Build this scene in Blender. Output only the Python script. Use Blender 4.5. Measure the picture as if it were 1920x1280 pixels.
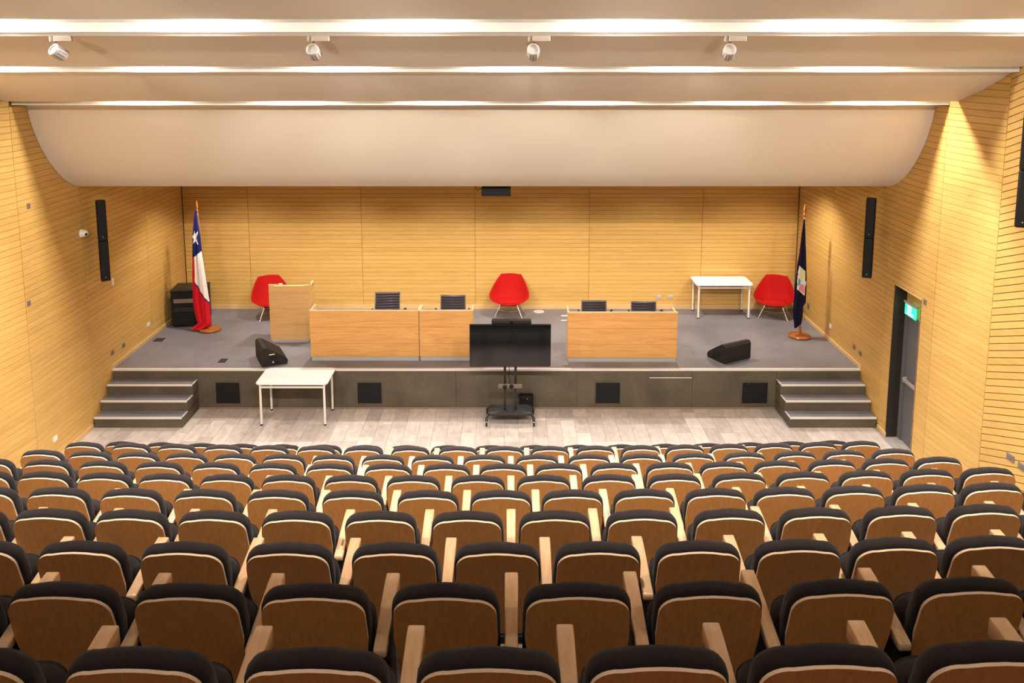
import bpy, math, random
from mathutils import Vector, Matrix
random.seed(7)
for _o in list(bpy.data.objects): bpy.data.objects.remove(_o)
SC = bpy.context.scene
COL = SC.collection

# ------------------------------------------------------------------ camera
HC = 5.83
PITCH = math.radians(8.3008)
cam = bpy.data.cameras.new('camera')
cam.sensor_fit = 'HORIZONTAL'; cam.sensor_width = 36.0
cam.lens = 1600.0 / 1920.0 * 36.0
cam.shift_x = (960.0 - 957.0) / 1920.0
cam.shift_y = -(640.0 - 333.437) / 1920.0
cam.clip_start = 0.05; cam.clip_end = 100
camo = bpy.data.objects.new('camera', cam); COL.objects.link(camo)
camo.location = (0, 0, HC)
camo.rotation_euler = (math.pi / 2 - PITCH, 0, 0)
SC.camera = camo

# ------------------------------------------------------------------ world, exposure
w = bpy.data.worlds.new('world'); SC.world = w; w.use_nodes = True
w.node_tree.nodes['Background'].inputs[0].default_value = (0.9, 0.8, 0.65, 1)
w.node_tree.nodes['Background'].inputs[1].default_value = 0.02
SC.view_settings.view_transform = 'Standard'
SC.view_settings.look = 'None'
SC.view_settings.gamma = 1.0
SC.view_settings.use_curve_mapping = False
SC.view_settings.exposure = 0.80

WARM = (1.0, 0.91, 0.81)
WHITE = (1.0, 0.95, 0.90)
COVE_W = 50.0      # lamps in the three ceiling slots
STAGE_W = 165.0    # downlights in the stage ceiling
TRACK_W = 70.0    # track spotlights

def area_light(name, loc, size, power, color, rot=(0, 0, 0), spread=math.pi):
    l = bpy.data.lights.new(name, 'AREA'); l.shape = 'RECTANGLE'
    l.size, l.size_y = size; l.energy = power; l.color = color; l.spread = spread
    o = bpy.data.objects.new(name, l); COL.objects.link(o); o.location = loc; o.rotation_euler = rot
    return o
def spot_light(name, loc, target, power, color, angle, blend, radius):
    l = bpy.data.lights.new(name, 'SPOT'); l.energy = power; l.color = color
    l.spot_size = math.radians(angle); l.spot_blend = blend; l.shadow_soft_size = radius
    o = bpy.data.objects.new(name, l); COL.objects.link(o); o.location = loc
    d = Vector(target) - Vector(loc)
    o.rotation_euler = d.to_track_quat('-Z', 'Y').to_euler()
    return o

# slot lamps: (Y of lamp, Z of lamp, X positions)
COVES = [(8.53, 6.29, [-7.0, -5.06, -3.05, -0.97, 1.07, 3.10, 5.10]),
         (9.90, 5.80, [-5.94, -4.00, -1.97, 0.02, 1.96, 3.95]),
         (11.17, 5.35, [-4.79, -2.80, -0.92, 1.03, 2.98, 4.81])]
for cy, cz, xs in COVES:
    for x in xs:
        area_light('slot_lamp', (x, cy, cz), (0.22, 0.05), COVE_W, WHITE)
# stage downlights behind the curved valance
for x in (-5.2, -3.2, -1.2, 0.8, 2.8, 4.8):
    spot_light('stage_downlight', (x, 15.1, 3.80), (x, 15.3, 0.684), STAGE_W, WARM, 125, 0.9, 0.05)

# added fill spots outside the picture, no known lamps: front rows, near rows, ceiling
MID_W, REAR_W, UP_W = 500.0, 50.0, 560.0
for x in (-5.0, -2.5, 0.0, 2.5, 5.0):
    spot_light('seating_fill_spot', (x, 3.6, 6.95), (x, 8.6, 1.6), MID_W, WARM, 95, 0.8, 0.08)  # added fill that brightens the seat backs of the front rows
    spot_light('rear_fill_spot', (x, 0.6, 7.35), (x, 4.6, 2.0), REAR_W, WARM, 150, 1.0, 0.10)  # weaker added fill for the rows near the camera
    spot_light('ceiling_fill_spot', (x, -1.9, 4.9), (x, 6.5, 7.0), UP_W, WARM, 27, 0.5, 0.10)  # added fill aimed up to brighten the ceiling panels

# ------------------------------------------------------------------ mesh helpers
class MB:
    def __init__(self): self.v = []; self.f = []; self.m = []
    def add(self, vs, fs, mi=0):
        b = len(self.v); self.v += [tuple(p) for p in vs]
        for f in fs: self.f.append(tuple(b + i for i in f)); self.m.append(mi)
        return self
    def box(self, x0, x1, y0, y1, z0, z1, mi=0):
        vs = [(x0,y0,z0),(x1,y0,z0),(x1,y1,z0),(x0,y1,z0),(x0,y0,z1),(x1,y0,z1),(x1,y1,z1),(x0,y1,z1)]
        return self.add(vs, [(0,3,2,1),(4,5,6,7),(0,1,5,4),(1,2,6,5),(2,3,7,6),(3,0,4,7)], mi)
    def cbox(self, x0, x1, y0, y1, z0, z1, b=0.005, mi=0):
        # box with chamfered edges
        vs = []; idx = {}
        xs = (x0, x1); ys = (y0, y1); zs = (z0, z1)
        for i in (0, 1):
            for j in (0, 1):
                for k in (0, 1):
                    sx = 1 if i == 0 else -1; sy = 1 if j == 0 else -1; sz = 1 if k == 0 else -1
                    idx[(i,j,k,0)] = len(vs); vs.append((xs[i], ys[j]+sy*b, zs[k]+sz*b))
                    idx[(i,j,k,1)] = len(vs); vs.append((xs[i]+sx*b, ys[j], zs[k]+sz*b))
                    idx[(i,j,k,2)] = len(vs); vs.append((xs[i]+sx*b, ys[j]+sy*b, zs[k]))
        fs = []
        for i in (0, 1):
            fs.append(tuple(idx[(i,j,k,0)] for j, k in ((0,0),(1,0),(1,1),(0,1))))
            fs.append(tuple(idx[(j,i,k,1)] for j, k in ((0,0),(1,0),(1,1),(0,1))))
            fs.append(tuple(idx[(j,k,i,2)] for j, k in ((0,0),(1,0),(1,1),(0,1))))
        for i in (0, 1):
            for j in (0, 1):
                fs.append((idx[(i,j,0,0)], idx[(i,j,1,0)], idx[(i,j,1,1)], idx[(i,j,0,1)]))
                fs.append((idx[(i,0,j,0)], idx[(i,1,j,0)], idx[(i,1,j,2)], idx[(i,0,j,2)]))
                fs.append((idx[(0,i,j,1)], idx[(1,i,j,1)], idx[(1,i,j,2)], idx[(0,i,j,2)]))
                for k in (0, 1): fs.append((idx[(i,j,k,0)], idx[(i,j,k,1)], idx[(i,j,k,2)]))
        return self.add(vs, fs, mi)
    def rings(self, rs, mis=None, cap0=True, cap1=True, closed=True):
        n = len(rs[0]); b = len(self.v)
        for r in rs: self.v += [tuple(p) for p in r]
        for i in range(len(rs) - 1):
            mi = mis[i] if mis else 0
            for k in range(n if closed else n - 1):
                k2 = (k + 1) % n
                self.f.append((b+i*n+k, b+i*n+k2, b+(i+1)*n+k2, b+(i+1)*n+k)); self.m.append(mi)
        for flag, i in ((cap0, 0), (cap1, len(rs) - 1)):
            if flag:
                c = Vector((0, 0, 0))
                for p in rs[i]: c += Vector(p)
                c /= n; ci = len(self.v); self.v.append(tuple(c))
                mi = 0 if not mis else mis[0 if i == 0 else -1]
                for k in range(n):
                    self.f.append((ci, b+i*n+k, b+i*n+(k+1) % n)); self.m.append(mi)
        return self
    def lathe(self, prof, seg=20, origin=(0,0,0), axis=None, mi=0):
        # prof: (radius, height) list along local z ; axis = Matrix to orient
        M = axis or Matrix.Identity(3); o = Vector(origin)
        rs = []
        for r, h in prof:
            rs.append([tuple(o + M @ Vector((r*math.cos(2*math.pi*k/seg), r*math.sin(2*math.pi*k/seg), h))) for k in range(seg)])
        return self.rings(rs, [mi]*(len(rs)-1))
    def tube(self, pts, r, seg=8, mi=0):
        rs = []; n = len(pts)
        P = [Vector(p) for p in pts]
        for i, p in enumerate(P):
            t = (P[min(i+1, n-1)] - P[max(i-1, 0)]).normalized()
            a = Vector((0,0,1)) if abs(t.z) < 0.9 else Vector((1,0,0))
            u = t.cross(a).normalized(); v = t.cross(u)
            rr = r[i] if isinstance(r, (list, tuple)) else r
            rs.append([tuple(p + u*rr*math.cos(2*math.pi*k/seg) + v*rr*math.sin(2*math.pi*k/seg)) for k in range(seg)])
        return self.rings(rs, [mi]*(n-1))
    def prism(self, poly, a0, a1, axis='x', mi=0):
        # poly in the plane normal to axis: x->(y,z)  y->(x,z)  z->(x,y)
        def P(p, a): return {'x': (a, p[0], p[1]), 'y': (p[0], a, p[1]), 'z': (p[0], p[1], a)}[axis]
        n = len(poly)
        vs = [P(p, a0) for p in poly] + [P(p, a1) for p in poly]
        fs = [tuple(range(n))[::-1], tuple(range(n, 2*n))] + [(k, (k+1) % n, n+(k+1) % n, n+k) for k in range(n)]
        return self.add(vs, fs, mi)
    def mesh(self, name, mats, smooth=None):
        me = bpy.data.meshes.new(name); me.from_pydata(self.v, [], self.f); me.update()
        for m in mats: me.materials.append(m)
        me.polygons.foreach_set('material_index', self.m)
        import bmesh
        bm = bmesh.new(); bm.from_mesh(me)
        bmesh.ops.remove_doubles(bm, verts=bm.verts, dist=1e-5)
        bmesh.ops.recalc_face_normals(bm, faces=bm.faces); bm.to_mesh(me); bm.free()
        if smooth is not None:
            me.polygons.foreach_set('use_smooth', [True]*len(me.polygons))
            me.set_sharp_from_angle(angle=math.radians(smooth))
        me.update()
        return me
    def build(self, name, mats, parent=None, loc=(0,0,0), rot=(0,0,0), smooth=None):
        if not isinstance(mats, (list, tuple)): mats = [mats]
        return obj(name, self.mesh(name, mats, smooth), parent, loc, rot)

def obj(name, data, parent=None, loc=(0,0,0), rot=(0,0,0)):
    o = bpy.data.objects.new(name, data); COL.objects.link(o)
    o.location = loc; o.rotation_euler = rot
    if parent: o.parent = parent
    return o
def thing(name, label, cat, loc=(0,0,0), rz=0.0, group=None):
    o = bpy.data.objects.new(name, None); COL.objects.link(o)
    o.empty_display_size = 0.1; o.location = loc; o.rotation_euler = (0, 0, rz)
    return tag(o, label, cat, group)
def tag(o, label, cat, group=None):
    o['label'] = label; o['category'] = cat
    if group: o['group'] = group
    return o
def struct(o): o['kind'] = 'structure'; return o
def rrect(w, h, r, n=5):
    # rounded rectangle outline centred at 0
    pts = []
    for cx, cy, a0 in ((w/2-r, h/2-r, 0), (-w/2+r, h/2-r, 90), (-w/2+r, -h/2+r, 180), (w/2-r, -h/2+r, 270)):
        for i in range(n+1):
            a = math.radians(a0 + 90*i/n); pts.append((cx + r*math.cos(a), cy + r*math.sin(a)))
    return pts

# ------------------------------------------------------------------ materials
def mat(name, color, rough=0.5, metal=0.0, spec=0.5, build=None):
    m = bpy.data.materials.new(name); m.use_nodes = True
    nt = m.node_tree; b = nt.nodes['Principled BSDF']
    b.inputs['Base Color'].default_value = (*color, 1)
    b.inputs['Roughness'].default_value = rough; b.inputs['Metallic'].default_value = metal
    b.inputs['Specular IOR Level'].default_value = spec
    if build: build(nt, b)
    return m
def N(nt, t, **kw):
    n = nt.nodes.new(t)
    for k, v in kw.items():
        if k in n.inputs: n.inputs[k].default_value = v
        else: setattr(n, k, v)
    return n
def ramp(nt, stops):
    r = nt.nodes.new('ShaderNodeValToRGB'); e = r.color_ramp.elements
    while len(e) > 1: e.remove(e[-1])
    e[0].position = stops[0][0]; e[0].color = (*stops[0][1], 1)
    for p, c in stops[1:]:
        q = e.new(p); q.color = (*c, 1)
    return r
def wood(name, dark, light, rough, scale, var=0.12, axis='x', spec=0.4, distort=1.5):
    # long grain along `axis`, every object shifted by its own random number
    def bld(nt, b):
        L = nt.links
        tc = N(nt, 'ShaderNodeTexCoord'); mp = N(nt, 'ShaderNodeMapping')
        s = {'x': (scale*0.06, scale, scale), 'y': (scale, scale*0.06, scale), 'z': (scale, scale, scale*0.06)}[axis]
        mp.inputs['Scale'].default_value = s
        oi = N(nt, 'ShaderNodeObjectInfo')
        ad = N(nt, 'ShaderNodeVectorMath', operation='ADD'); ml = N(nt, 'ShaderNodeMath', operation='MULTIPLY'); ml.inputs[1].default_value = 37.0
        L.new(oi.outputs['Random'], ml.inputs[0])
        L.new(tc.outputs['Object'], mp.inputs['Vector']); L.new(mp.outputs[0], ad.inputs[0]); L.new(ml.outputs[0], ad.inputs[1])
        n1 = N(nt, 'ShaderNodeTexNoise'); n1.inputs['Scale'].default_value = 1.0; n1.inputs['Detail'].default_value = 5; n1.inputs['Roughness'].default_value = 0.65; n1.inputs['Distortion'].default_value = distort
        L.new(ad.outputs[0], n1.inputs['Vector'])
        r = ramp(nt, [(0.3, dark), (0.7, light)])
        L.new(n1.outputs['Fac'], r.inputs[0])
        hv = N(nt, 'ShaderNodeHueSaturation'); mr = N(nt, 'ShaderNodeMapRange')
        mr.inputs['To Min'].default_value = 1 - var; mr.inputs['To Max'].default_value = 1 + var
        L.new(oi.outputs['Random'], mr.inputs['Value']); L.new(mr.outputs[0], hv.inputs['Value']); L.new(r.outputs[0], hv.inputs['Color'])
        L.new(hv.outputs[0], b.inputs['Base Color'])
        bp = N(nt, 'ShaderNodeBump'); bp.inputs['Strength'].default_value = 0.06; bp.inputs['Distance'].default_value = 0.002
        L.new(n1.outputs['Fac'], bp.inputs['Height']); L.new(bp.outputs[0], b.inputs['Normal'])
    return mat(name, light, rough, spec=spec, build=bld)
def speckle(name, c1, c2, rough, scale, bump=0.0, spec=0.3, big=None):
    def bld(nt, b):
        L = nt.links; tc = N(nt, 'ShaderNodeTexCoord')
        n1 = N(nt, 'ShaderNodeTexNoise'); n1.inputs['Scale'].default_value = scale; n1.inputs['Detail'].default_value = 4; n1.inputs['Roughness'].default_value = 0.7
        L.new(tc.outputs['Object'], n1.inputs['Vector'])
        r = ramp(nt, [(0.3, c1), (0.7, c2)]); L.new(n1.outputs['Fac'], r.inputs[0])
        out = r.outputs[0]
        if big:
            n2 = N(nt, 'ShaderNodeTexNoise'); n2.inputs['Scale'].default_value = big; n2.inputs['Detail'].default_value = 3
            L.new(tc.outputs['Object'], n2.inputs['Vector'])
            r2 = ramp(nt, [(0.3, (0.75, 0.75, 0.75)), (0.7, (1.2, 1.2, 1.2))]); L.new(n2.outputs['Fac'], r2.inputs[0])
            mx = N(nt, 'ShaderNodeMix', data_type='RGBA', blend_type='MULTIPLY'); mx.inputs[0].default_value = 1.0
            L.new(out, mx.inputs[6]); L.new(r2.outputs[0], mx.inputs[7]); out = mx.outputs[2]
        L.new(out, b.inputs['Base Color'])
        if bump:
            bp = N(nt, 'ShaderNodeBump'); bp.inputs['Strength'].default_value = bump; bp.inputs['Distance'].default_value = 0.004
            L.new(n1.outputs['Fac'], bp.inputs['Height']); L.new(bp.outputs[0], b.inputs['Normal'])
    return mat(name, c2, rough, spec=spec, build=bld)
def glow(name, color, strength):
    def bld(nt, b):
        b.inputs['Emission Color'].default_value = (*color, 1); b.inputs['Emission Strength'].default_value = strength
    return mat(name, color, 0.5, build=bld)

M_board = wood('wall_board_wood', (0.56, 0.325, 0.082), (0.68, 0.425, 0.135), 0.45, 26, var=0.05)
M_back = mat('groove_backing_wood', (0.24, 0.12, 0.035), 0.8)
M_base = wood('skirting_wood', (0.62, 0.40, 0.17), (0.72, 0.49, 0.23), 0.5, 20)
M_oak = wood('oak_veneer', (0.60, 0.285, 0.08), (0.82, 0.455, 0.155), 0.4, 16, var=0.03, distort=2.5)
M_oak_pale = wood('pale_oak_edge', (0.72, 0.50, 0.28), (0.80, 0.60, 0.36), 0.4, 16, var=0.03)
M_lectern = wood('lectern_oak', (0.66, 0.38, 0.14), (0.83, 0.53, 0.23), 0.4, 16, var=0.03, distort=2.5)
M_shell = wood('seat_plywood', (0.55, 0.225, 0.058), (0.70, 0.305, 0.09), 0.36, 60, var=0.07, axis='z', distort=0.6)
M_edge = wood('plywood_edge', (0.74, 0.54, 0.36), (0.82, 0.63, 0.45), 0.4, 40)
M_arm = wood('armrest_beech', (0.62, 0.36, 0.18), (0.76, 0.50, 0.30), 0.28, 22, var=0.10, axis='y')
M_fabric = speckle('dark_fabric', (0.014, 0.011, 0.011), (0.030, 0.024, 0.024), 0.92, 260, bump=0.3, spec=0.15)
M_fabric.node_tree.nodes['Principled BSDF'].inputs['Sheen Weight'].default_value = 0.08
M_plaster = mat('ceiling_plaster', (0.76, 0.675, 0.565), 0.85, spec=0.2)
M_white_plaster = mat('slot_white_plaster', (0.85, 0.82, 0.76), 0.8, spec=0.2)
M_slab = mat('ceiling_slab_dark', (0.35, 0.30, 0.25), 0.9)
M_carpet = speckle('stage_carpet', (0.115, 0.109, 0.124), (0.245, 0.234, 0.258), 0.5, 90, bump=0.25, spec=0.45, big=1.2)
M_tier = speckle('tier_vinyl', (0.13, 0.11, 0.095), (0.20, 0.175, 0.155), 0.6, 20, spec=0.3)
M_lid = speckle('floor_box_lid', (0.02, 0.018, 0.018), (0.05, 0.045, 0.042), 0.95, 90)
M_front = speckle('stage_front_laminate', (0.080, 0.064, 0.043), (0.145, 0.120, 0.088), 0.6, 70, spec=0.3, big=2.0)
M_nose = mat('aluminium_nosing', (0.80, 0.76, 0.72), 0.35, 0.3)
M_white = mat('white_laminate', (0.86, 0.85, 0.84), 0.35)
M_whitemetal = mat('white_painted_steel', (0.80, 0.76, 0.70), 0.35)
M_steel = mat('brushed_plinth_steel', (0.55, 0.55, 0.54), 0.45, 0.4)
M_chrome = mat('chrome_wire', (0.85, 0.80, 0.72), 0.2, 0.8)
M_black = mat('black_plastic', (0.006, 0.0055, 0.006), 0.6, spec=0.3)
M_blackmetal = mat('black_steel', (0.014, 0.013, 0.013), 0.45)
M_grille = speckle('speaker_grille', (0.003, 0.003, 0.003), (0.010, 0.010, 0.010), 0.6, 500)
M_wedge = speckle('wedge_speaker_paint', (0.010, 0.010, 0.009), (0.028, 0.026, 0.024), 0.65, 200, bump=0.3)
M_screen = mat('tv_screen', (0.004, 0.004, 0.005), 0.12, spec=0.6)
M_red = speckle('red_upholstery', (0.33, 0.005, 0.004), (0.46, 0.009, 0.007), 0.85, 150, bump=0.2, spec=0.15)
M_leather = mat('black_leather', (0.045, 0.038, 0.050), 0.4)
M_flagblue = mat('flag_blue_cloth', (0.012, 0.015, 0.10), 0.85, spec=0.1)
M_flagwhite = mat('flag_white_cloth', (0.80, 0.72, 0.66), 0.85, spec=0.1)
M_flagred = mat('flag_red_cloth', (0.60, 0.012, 0.025), 0.8, spec=0.1)
M_navy = mat('navy_cloth', (0.010, 0.009, 0.026), 0.85, spec=0.1)
M_cream = mat('emblem_cream', (0.72, 0.66, 0.38), 0.85, spec=0.1)
M_teal = mat('emblem_teal', (0.10, 0.34, 0.33), 0.85, spec=0.1)
M_pale = mat('emblem_pale_blue', (0.62, 0.72, 0.74), 0.85, spec=0.1)
M_pink = mat('emblem_pink', (0.70, 0.26, 0.30), 0.85, spec=0.1)
M_pole = wood('varnished_pole', (0.24, 0.075, 0.018), (0.37, 0.125, 0.03), 0.25, 20, axis='z')
M_trimdark = mat('dark_corner_bead', (0.07, 0.025, 0.01), 0.5)
M_strip = mat('brown_base_strip', (0.26, 0.17, 0.10), 0.6)
M_gold = mat('gilded_tip', (0.65, 0.45, 0.18), 0.3, 0.7)
M_plate = mat('grey_wall_plate', (0.22, 0.18, 0.14), 0.45, 0.2)
M_insert = mat('plate_insert', (0.15, 0.12, 0.10), 0.5)
M_socket = mat('white_wall_plate', (0.80, 0.76, 0.70), 0.4)
M_door = speckle('grey_steel_door', (0.10, 0.098, 0.10), (0.15, 0.145, 0.15), 0.5, 300)
M_jamb = mat('dark_door_jamb', (0.02, 0.015, 0.012), 0.6)
M_bar = mat('push_bar_steel', (0.55, 0.53, 0.52), 0.35, 0.6)
M_green = glow('exit_sign_green', (0.02, 0.75, 0.38), 0.9)
M_signwhite = glow('exit_sign_letter', (0.55, 1.0, 0.90), 1.3)
M_lampbody = mat('spotlight_body', (0.42, 0.37, 0.34), 0.45, 0.1)
M_lampdark = mat('spotlight_slot', (0.12, 0.08, 0.06), 0.6)
M_track = mat('track_rail', (0.42, 0.34, 0.27), 0.5)
M_grout = mat('plank_joint', (0.36, 0.31, 0.28), 0.8)
M_camera = mat('camera_dome_white', (0.85, 0.82, 0.78), 0.3)
def plank_build(nt, b):
    L = nt.links
    tc = N(nt, 'ShaderNodeTexCoord'); oi = N(nt, 'ShaderNodeObjectInfo')
    mp = N(nt, 'ShaderNodeMapping'); mp.inputs['Scale'].default_value = (14, 5, 5)
    ml = N(nt, 'ShaderNodeMath', operation='MULTIPLY'); ml.inputs[1].default_value = 53.0
    ad = N(nt, 'ShaderNodeVectorMath', operation='ADD')
    L.new(oi.outputs['Random'], ml.inputs[0]); L.new(tc.outputs['Object'], mp.inputs['Vector'])
    L.new(mp.outputs[0], ad.inputs[0]); L.new(ml.outputs[0], ad.inputs[1])
    n1 = N(nt, 'ShaderNodeTexNoise'); n1.inputs['Scale'].default_value = 1; n1.inputs['Detail'].default_value = 5
    L.new(ad.outputs[0], n1.inputs['Vector'])
    r = ramp(nt, [(0.25, (0.42, 0.36, 0.325)), (0.75, (0.60, 0.535, 0.49))]); L.new(n1.outputs['Fac'], r.inputs[0])
    hv = N(nt, 'ShaderNodeHueSaturation'); mr = N(nt, 'ShaderNodeMapRange'); mr.inputs['To Min'].default_value = 0.80; mr.inputs['To Max'].default_value = 1.12
    L.new(oi.outputs['Random'], mr.inputs['Value']); L.new(mr.outputs[0], hv.inputs['Value']); L.new(r.outputs[0], hv.inputs['Color'])
    L.new(hv.outputs[0], b.inputs['Base Color'])
M_plank = mat('vinyl_plank', (0.45, 0.40, 0.36), 0.45, spec=0.35, build=plank_build)

# ------------------------------------------------------------------ room dimensions
XL, XR = -6.56, 5.77            # side walls beside the stage
YFL, YFR = 11.18, 11.25         # where the side walls fold outwards
TAN = math.tan(math.radians(6))
YB = 16.80                      # back wall
ZS = 0.684                      # stage height
YS = 13.454                     # stage front
YREAR = -2.2
ZTOP = 8.4
def xl(y): return XL if y >= YFL else XL - (YFL - y) * TAN
def xr(y): return XR if y >= YFR else XR + (YFR - y) * TAN
ROWS = [('J', 10.175, 0.920), ('I', 9.31, 1.325), ('H', 8.445, 1.649), ('G', 7.58, 1.986), ('F', 6.715, 2.321),
        ('E', 5.85, 2.654), ('D', 4.985, 2.981), ('C', 4.12, 3.297), ('B', 3.255, 3.643), ('A', 2.39, 4.003)]
CH = 0.92                       # seat height

# ------------------------------------------------------------------ floors
floor = struct(MB().box(XL-0.3, XR+0.6, 9.6, YB+0.1, -0.2, -0.006).build('floor', M_grout))
PW, PL = 0.223, 0.60
plank_me = MB().box(0.002, PW-0.002, 0.002, PL-0.002, -0.006, 0.0).mesh('plank', [M_plank])
nplank = 0
ncol = int((XR - XL) / PW) + 1
for i in range(ncol):
    x = XL + i * PW
    if x + PW > XR + 0.02: break
    off = random.choice((0.0, 0.15, 0.30, 0.45))
    y = 10.45 + off
    while y < YS - 0.02:
        y1 = min(y + PL, YS)
        p = obj('plank', plank_me, floor, (x, y, 0.0)); p.scale = (1, (y1 - y) / PL, 1)
        nplank += 1; y += PL
struct(MB().box(XR, XR+0.2, 11.62, 12.405, -0.006, 0.0).build('floor_threshold', M_plank))
tier = MB()
for i, (n, y, zt) in enumerate(ROWS[1:], 1):
    z = zt - CH; y1 = ROWS[i-1][1] - 0.36; y0 = y - 0.36 if i < len(ROWS)-1 else YREAR
    tier.add([(xl(y0)-.05,y0,z),(xr(y0)+.05,y0,z),(xr(y1)+.05,y1,z),(xl(y1)-.05,y1,z)], [(0,1,2,3)])
    zb = ROWS[i-1][2] - CH
    tier.add([(xl(y1)-.05,y1,zb),(xr(y1)+.05,y1,zb),(xr(y1)+.05,y1,z),(xl(y1)-.05,y1,z)], [(0,1,2,3)])
struct(tier.build('floor_tiers', M_tier))

# ------------------------------------------------------------------ walls with boards
BP = 0.0845
_bm = {}
def board_mesh(L, slope=0.0, h=BP-0.004):
    key = (round(L, 3), slope, round(h, 4))
    if key not in _bm:
        t = 0.014; s = slope * L; c = 0.002
        vs = []
        for x, dz in ((0, 0), (L, s)):
            vs += [(x, 0, dz), (x, t-c, dz), (x, t, dz+c), (x, t, dz+h-c), (x, t-c, dz+h), (x, 0, dz+h)]
        fs = [(i, (i+1) % 6, 6+(i+1) % 6, 6+i) for i in range(6)] + [(5,4,3,2,1,0), (6,7,8,9,10,11)]
        _bm[key] = MB().add(vs, fs).mesh('board', [M_board])
    return _bm[key]
def wall_frame(p0, p1):
    # matrix whose x runs p0->p1 and y points to the right-hand normal given by z cross x
    d = Vector((p1[0]-p0[0], p1[1]-p0[1], 0)).normalized()
    n = Vector((0,0,1)).cross(d)
    return Matrix(((d.x, n.x, 0, p0[0]), (d.y, n.y, 0, p0[1]), (0, 0, 1, 0), (0, 0, 0, 1)))
def board(parent, Mx, u0, u1, z, slope=0.0, h=BP-0.004):
    o = bpy.data.objects.new('board', board_mesh(u1-u0-0.007, slope, h)); COL.objects.link(o)
    o.parent = parent
    o.matrix_local = Mx @ Matrix.Translation((u0+0.0035, 0, z))
def rows_between(z0, z1):
    n = int((z1 - z0) / BP); return [z0 + i * BP for i in range(n)]

# back wall: p0 right -> p1 left so that the normal points to the camera
wall_back = struct(MB().box(XL-0.2, XR+0.2, YB+0.014, YB+0.2, 0, ZTOP).build('wall_back', M_back))
Mb = wall_frame((XR, YB+0.014), (XL, YB+0.014))
jb = [-6.56, -5.251, -2.987, -0.712, 1.584, 3.848, 5.77]
for a, b_ in zip(jb[:-1], jb[1:]):
    for z in rows_between(ZS + 0.10, 3.86):
        board(wall_back, Mb, XR - b_, XR - a, z)

# left wall (normal +x): p0 far, p1 near
wall_left = struct(MB().add([(XL-.014,YB+.1,-.1),(XL-.014,YFL,-.1),(XL-.2,YFL,-.1),(XL-.2,YB+.1,-.1),
        (XL-.014,YB+.1,ZTOP),(XL-.014,YFL,ZTOP),(XL-.2,YFL,ZTOP),(XL-.2,YB+.1,ZTOP)],
        [(0,1,2,3),(4,5,6,7),(0,1,5,4),(1,2,6,5),(2,3,7,6),(3,0,4,7)]).build('wall_left', M_back))
Ml = wall_frame((XL-.014, YB), (XL-.014, YFL))
jl = [YB, 15.08, 12.81, YFL]
for a, b_ in zip(jl[:-1], jl[1:]):
    zbase = ZS + 0.07 if a > YS + 0.1 and b_ > YS else 0.07
    for z in rows_between(0.07, 5.22):
        if b_ >= YS and z < ZS: continue
        board(wall_left, Ml, YB - a, YB - b_, z)
# left wall, splayed part
def splay_wall(name, side):
    yf = YFL if side < 0 else YFR; fx = XL if side < 0 else XR
    d = Vector((side*math.sin(math.radians(6)), -math.cos(math.radians(6)), 0))
    n = Vector((-side*math.cos(math.radians(6)), -math.sin(math.radians(6)), 0))
    p = Vector((fx, yf, 0)) - n*0.014
    Lw = (yf - YREAR) / math.cos(math.radians(6))
    a = p; b_ = p + d*Lw; o = -n*0.2
    vs = [(q.x, q.y, z) for z in (-.1, ZTOP) for q in (a, b_, b_+o, a+o)]
    W = struct(MB().add(vs, [(0,1,2,3),(4,5,6,7),(0,1,5,4),(1,2,6,5),(2,3,7,6),(3,0,4,7)]).build(name, M_back))
    Mx = Matrix(((d.x, n.x, 0, p.x), (d.y, n.y, 0, p.y), (0, 0, 1, 0), (0, 0, 0, 1)))
    UR = 1.155
    for z in rows_between(0.07, 6.05): board(W, Mx, 0, UR, z)
    SL = 0.36; L2 = 3.3
    # boards that climb with the seating
    z = 0.07 - BP * 14
    k = 0
    while z < 6.3:
        if z > -0.9: board(W, Mx, UR, UR + L2, z, SL)
        z += BP * math.sqrt(1 + SL*SL)
    # plain timber facing nearer than the frame
    f = [p + d*(UR+L2) + n*0.014, p + d*Lw + n*0.014]
    vs = [(f[0].x,f[0].y,-.1),(f[1].x,f[1].y,-.1),(f[1].x,f[1].y,ZTOP),(f[0].x,f[0].y,ZTOP)]
    MB().add(vs, [(0,1,2,3)]).build('plain_panel', M_board, W)
    return W
wall_left_near = splay_wall('wall_left_near', -1)
wall_right_near = splay_wall('wall_right_near', 1)
# right wall with the door opening
DY0, DY1, DZ = 11.62, 12.405, 2.40
wr = MB()
X0 = XR + .014
wr.box(X0, X0+.2, DY1, YB+.1, -.1, ZTOP).box(X0, X0+.2, YFR, DY0, -.1, ZTOP).box(X0, X0+.2, DY0, DY1, DZ, ZTOP)
wall_right = struct(wr.build('wall_right', M_back))
d = Vector((0, -1, 0)); n = Vector((-1, 0, 0))
Mr = Matrix(((0, -1, 0, X0), (-1, 0, 0, YB), (0, 0, 1, 0), (0, 0, 0, 1)))
jr = [YB, 15.0, 12.735, YFR]
for a, b_ in zip(jr[:-1], jr[1:]):
    for z in rows_between(0.07, 5.22):
        if b_ >= YS and z < ZS: continue
        if b_ == YFR and z < DZ - 0.02:
            board(wall_right, Mr, YB - a, YB - DY1, z); board(wall_right, Mr, YB - DY0, YB - b_, z)
        else: board(wall_right, Mr, YB - a, YB - b_, z)
wall_rear = struct(MB().box(-9, 8, YREAR-.2, YREAR, -.1, ZTOP).build('wall_rear', M_board))

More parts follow.
